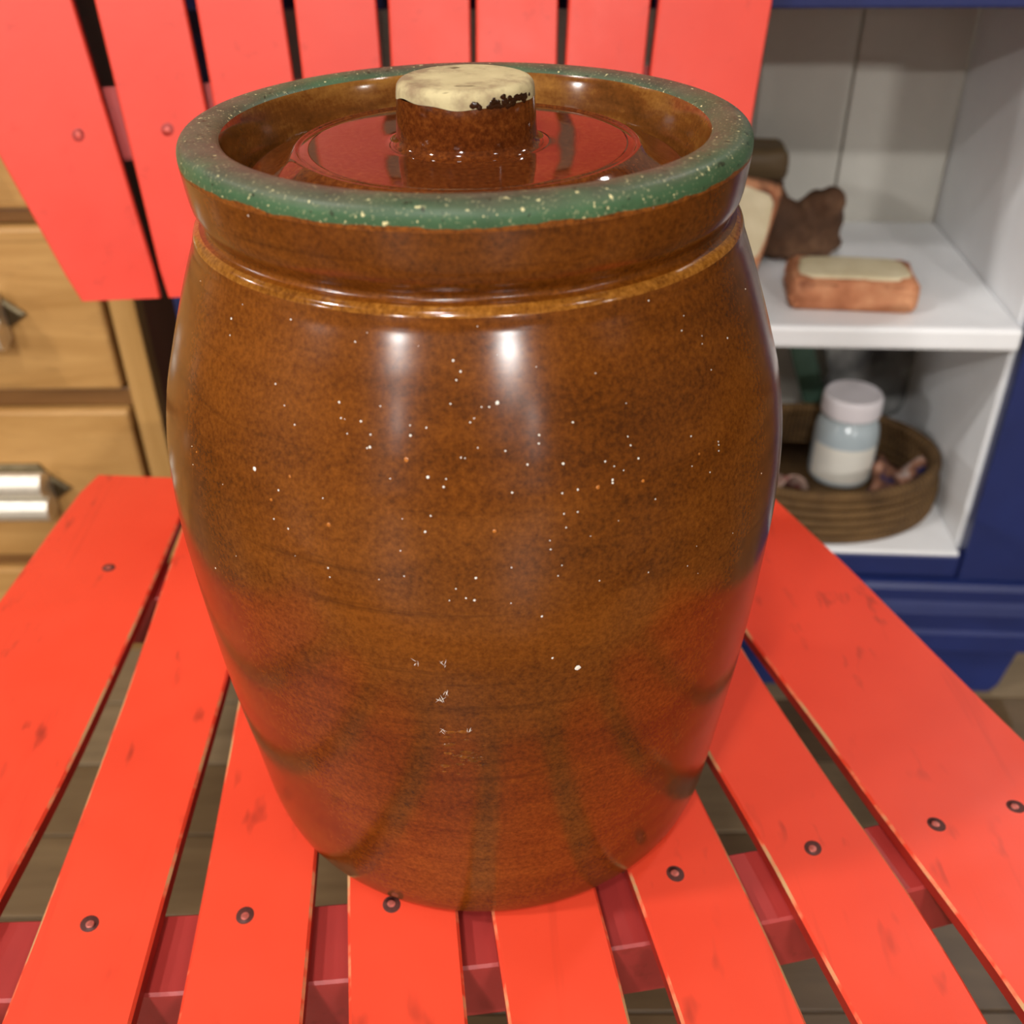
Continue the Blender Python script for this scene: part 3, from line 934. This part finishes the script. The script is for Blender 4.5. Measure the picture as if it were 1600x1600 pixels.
def coil_mat():
    m = Mat('twined_grass_coil', 0.75, 0.3)
    x = m.n('ShaderNodeTexWave', wave_type='BANDS', bands_direction='X')
    uvn = m.sep()
    ang = m.math('ARCTAN2', uvn[1], uvn[0])
    st = m.math('SINE', m.math('MULTIPLY', ang, 120.0))
    st = m.mask(st, -1, 1)
    n = m.noise(24, 4)
    a = m.ramp(n, [(0.3, lin(84, 60, 34)), (0.7, lin(134, 102, 60))])
    b = m.ramp(n, [(0.3, lin(58, 42, 26)), (0.7, lin(98, 72, 44))])
    m.color(m.mix(m.mask(st, 0.35, 0.65), a, b))
    m.bump(st, 0.6, 0.002)
    return m.m

def torus(name, R, r, z_, mat, parent, sx=1.0, sy=1.0, seg=72, tube=10, rz=None):
    vs, fs = [], []
    rz = rz or r
    for i in range(seg):
        a = 2 * PI * i / seg
        for j in range(tube):
            b = 2 * PI * j / tube
            q = R + r * math.cos(b)
            vs.append((q * sx * math.cos(a), q * sy * math.sin(a), z_ + rz * math.sin(b)))
    for i in range(seg):
        for j in range(tube):
            i2, j2 = (i + 1) % seg, (j + 1) % tube
            fs.append((i * tube + j, i2 * tube + j, i2 * tube + j2, i * tube + j2))
    return mesh_obj(name, vs, fs, mat, parent, smooth=True)

BASKET = cab(-.089, .113, -.2128)
OVAL = .76
def build_basket():
    mat = coil_mat()
    t = empty('coiled_basket', BASKET, 'round brown coiled basket holding a small white jar, in the lower cabinet bay', 'basket', rotz=CAB_AZ)
    n = 5
    for k in range(n):
        z_ = .0050 + k * .0094
        torus('coil', .1275 + .0035 * math.sin(PI * (k + .8) / n), .0052, z_, mat, t, 1, OVAL + .03 * (1 - k / n), seg=80, tube=8, rz=.0050)
    lathe('base', [(0, .002), (.127, .002), (.127, .007), (0, .007)], mat, t, 64, sy=OVAL)
    torus('rim_coil', .1265, .0070, .0050 + n * .0094, mat, t, 1, OVAL, seg=80, tube=10)
build_basket()

def build_bottle():
    bz = BASKET.z + .0072
    t = empty('milk_glass_jar', cab(-.052, .138, bz), 'small white lidded jar with blank pale label, standing in the coiled basket', 'jar', rotz=CAB_AZ)
    gl = Mat('pale_translucent_glass', 0.18, 0.5)
    gl.color(gl.ramp(gl.noise(20), [(0.3, lin(178, 192, 198)), (0.7, lin(196, 208, 212))]))
    gl.b.inputs['Subsurface Weight'].default_value = 0.0
    lathe('body', smooth_profile([(0, 0), (.024, 0), (.0315, .001), (.0345, .005), (.0350, .02), (.0350, .048), (.0345, .060), (.0325, .069), (.0292, .0745), (.0280, .0775), (.0280, .082)], 3), gl.m, t, 56)
    lb = plain('pale_paper_label', (238, 234, 222), 0.7, var=0.04)
    vs, fs = [], []
    N = 20
    for i in range(N + 1):
        a = math.radians(-165 + 130 * i / N)
        for zz in (.008, .050):
            vs.append((.03535 * math.cos(a), .03535 * math.sin(a), zz))
    for i in range(N):
        fs.append((2 * i, 2 * i + 2, 2 * i + 3, 2 * i + 1))
    mesh_obj('label', vs, fs, lb, t, smooth=True)['label'] = 'blank cream label'
    cap = plain('white_plastic_cap', (240, 234, 238), 0.4, var=0.03)
    lathe('cap', smooth_profile([(.0285, .0815), (.0312, .0820), (.0318, .0840), (.0318, .098), (.0305, .1030), (.0280, .1046), (.0265, .1040), (.0, .1038)], 3), cap, t, 56)
build_bottle()

def crumple(name, size, mat, loc, seed, rotz=0.0, h=0.02, th=0.002):
    """a small folded scrap: a wavy sheet with thickness"""
    r = random.Random(seed)
    n = 14
    sx, sy = size
    ph = [r.random() * 6 for _ in range(6)]
    top, bot = [], []
    for i in range(n + 1):
        for j in range(n + 1):
            u, v = i / n - .5, j / n - .5
            zz = h * (.5 + .3 * math.sin(7 * u + ph[0] + 3 * v) + .25 * math.sin(9 * v + ph[1]) * math.cos(5 * u + ph[2]))
            edge = .9 + .1 * math.sin(11 * (u + v) + ph[3])
            top.append((u * sx * edge, v * sy * (1 + .12 * math.sin(8 * u + ph[4])), max(zz, .001) + th))
    vs = top + [(a, b, c - th) for a, b, c in top]
    m = n + 1
    fs = []
    for i in range(n):
        for j in range(n):
            q = (i * m + j, (i + 1) * m + j, (i + 1) * m + j + 1, i * m + j + 1)
            fs.append(q); fs.append(tuple(x + m * m for x in q[::-1]))
    for i in range(n):
        for a, b in ((i * m, (i + 1) * m), (i * m + n, (i + 1) * m + n), (i, i + 1), (n * m + i, n * m + i + 1)):
            fs.append((a, b, b + m * m, a + m * m))
    o = mesh_obj(name, vs, fs, mat, None, smooth=True, loc=loc)
    o.rotation_euler = (0, 0, rotz)
    return o

def build_basket_contents():
    bz = BASKET.z + .0074
    m = Mat('floral_print_cloth', 0.85, 0.2)
    c = m.ramp(m.noise(38, 3, 0.5), [(0.32, lin(60, 70, 60)), (0.44, lin(150, 118, 104)), (0.56, lin(196, 164, 148)), (0.66, lin(140, 40, 44))])
    m.color(c)
    o = crumple('cloth_scrap', (.075, .085), m.m, cab(-.150, .098, bz + .001), 3, 0.4, h=.034)
    tag(o, 'crumpled pink and red print cloth in the basket, beside the crock', 'cloth')
    m = Mat('navy_pink_print_cloth', 0.85, 0.2)
    c = m.ramp(m.noise(40, 3, 0.5), [(0.36, lin(36, 44, 92)), (0.46, lin(110, 76, 60)), (0.58, lin(170, 120, 96)), (0.68, lin(200, 180, 170))])
    m.color(c)
    o = crumple('cloth_scrap', (.060, .080), m.m, cab(.002, .104, bz + .001), 5, -0.5, h=.028)
    tag(o, 'crumpled navy and tan print cloth in the basket, right of the jar', 'cloth')
    # dark things leaning at the back of the bay, their feet behind the basket
    g = plain('dark_green_cover', (66, 92, 76), 0.6, var=0.15)
    t = empty('green_book', cab(-.052, .237, -.2128 + .0045), 'dark green slim book leaning in the shadowed lower bay', 'book', rotz=CAB_AZ)
    b = rounded_block('cover', (.026, .022, .20), g, t, .002, 2)
    b2 = rounded_block('page_block', (.020, .016, .197), plain('dim_paper', (120, 112, 96), 0.8), t, .001, 1, loc=(0, 0, .004))
    t.rotation_euler = (0, math.radians(-20), CAB_AZ)
    gm = Mat('grey_black_cloth', 0.8, 0.2)
    gm.color(gm.ramp(gm.noise(14, 3), [(0.35, lin(90, 90, 90)), (0.56, lin(140, 140, 138)), (0.70, lin(200, 200, 196))]))
    bm = bmesh.new()
    o = lump('cloth_bag', [(0, 0, .050, .060, .018, .048), (-.012, 0, .11, .050, .015, .055), (.03, 0, .09, .034, .014, .045)], gm.m, cab(.0, .266, -.2128), 9)
    o.modifiers['relief'].strength = .004
    tag(o, 'limp grey and black cloth bag slumped behind the coiled basket', 'bag')
build_basket_contents()

# ================================================================== DRESSER
def build_dresser():
    P = Vector((-.35, .55, FLOOR_Z)); az = math.radians(-3)
    root = empty('oak_dresser', P, 'honey oak chest of drawers with nickel pulls, left behind the red chair', 'dresser', rotz=az)
    z = lambda v: v - FLOOR_Z
    W0, W1 = -.93, .022
    def bx(name, x0, x1, y0, y1, z0, z1, mat, bev=.002, par=None):
        return box(name, (x0, y0, z(z0)), (x1, y1, z(z1)), mat, par or root, bev)
    # frame
    bx('side_panel', W1 - .020, W1 - .001, .022, .46, -.37, .40, M_OAKSIDE)
    bx('side_panel', W0 + .001, W0 + .020, .022, .46, -.37, .40, M_OAKSIDE)
    bx('stile', -.004, W1, 0, .022, -.40, .40, M_OAKV)
    bx('stile', W0, W0 + .026, 0, .022, -.40, .40, M_OAKV)
    bx('top', W0 - .015, W1 + .004, -.015, .47, .40, .425, M_OAK, .004)
    bx('back_panel', W0 + .02, W1 - .02, .45, .46, -.37, .40, M_OAKSIDE)
    for xx in (W0 + .005, W1 - .035):
        bx('rear_foot', xx, xx + .03, .42, .45, -.3998, -.37, M_OAKSIDE)
    rails = [(.386, .40), (.300, .316), (.112, .126), (-.080, -.059), (-.284, -.268), (-.40, -.372)]
    for a, b in rails:
        bx('rail', W0 + .0262, -.0042, .004, .022, a, b, M_OAKRAIL)
    nick = M_NICKEL
    for a, b in ((.3175, .3845), (.1275, .2985), (-.0575, .1105), (-.2665, -.0815), (-.3705, -.2855)):
        dr = bx('drawer', W0 + .030, -.0085, -.0055, .022, a, b, M_OAK, .004)
        zc = (a + b) / 2
        if b - a < .1:
            continue
        for cx in (-.165 if zc < 0 else -.158, -.75):
            # pointed back plate + double-reeded bar
            hx, hz = .076, .030
            pts = [(-hx, 0), (-.056, hz * .55), (-.048, hz), (.048, hz), (.056, hz * .55), (hx, 0), (.056, -hz * .45), (.048, -hz), (-.048, -hz), (-.056, -hz * .45)]
            n = len(pts)
            vs = [(cx + p * k, y, z(zc) + q * k) for (y, k) in ((-.0056, 1.0), (-.0085, 1.0), (-.0100, .93)) for p, q in pts]
            fs = [(r_ * n + i, r_ * n + (i + 1) % n, (r_ + 1) * n + (i + 1) % n, (r_ + 1) * n + i) for r_ in range(2) for i in range(n)]
            fs += [tuple(range(n)), tuple(range(3 * n - 1, 2 * n - 1, -1))]
            mesh_obj('pull_plate', vs, fs, M_OLDNICKEL, dr)
            prof = []
            for c0 in (.0150, -.0150):
                for i in range(9):
                    a_ = PI / 2 - PI * i / 8
                    prof.append((-.0240 - .0135 * math.cos(a_), c0 + .0140 * math.sin(a_)))
            prof += [(-.0102, -.022), (-.0102, .022)]
            m_ = len(prof)
            L = .057
            vs = [(cx + sx, y, z(zc) + q) for sx in (-L, L) for y, q in prof]
            fs = [(i, (i + 1) % m_, m_ + (i + 1) % m_, m_ + i) for i in range(m_)] + [tuple(range(m_)), tuple(range(2 * m_ - 1, m_ - 1, -1))]
            mesh_obj('pull_bar', vs, fs, nick, dr)
build_dresser()
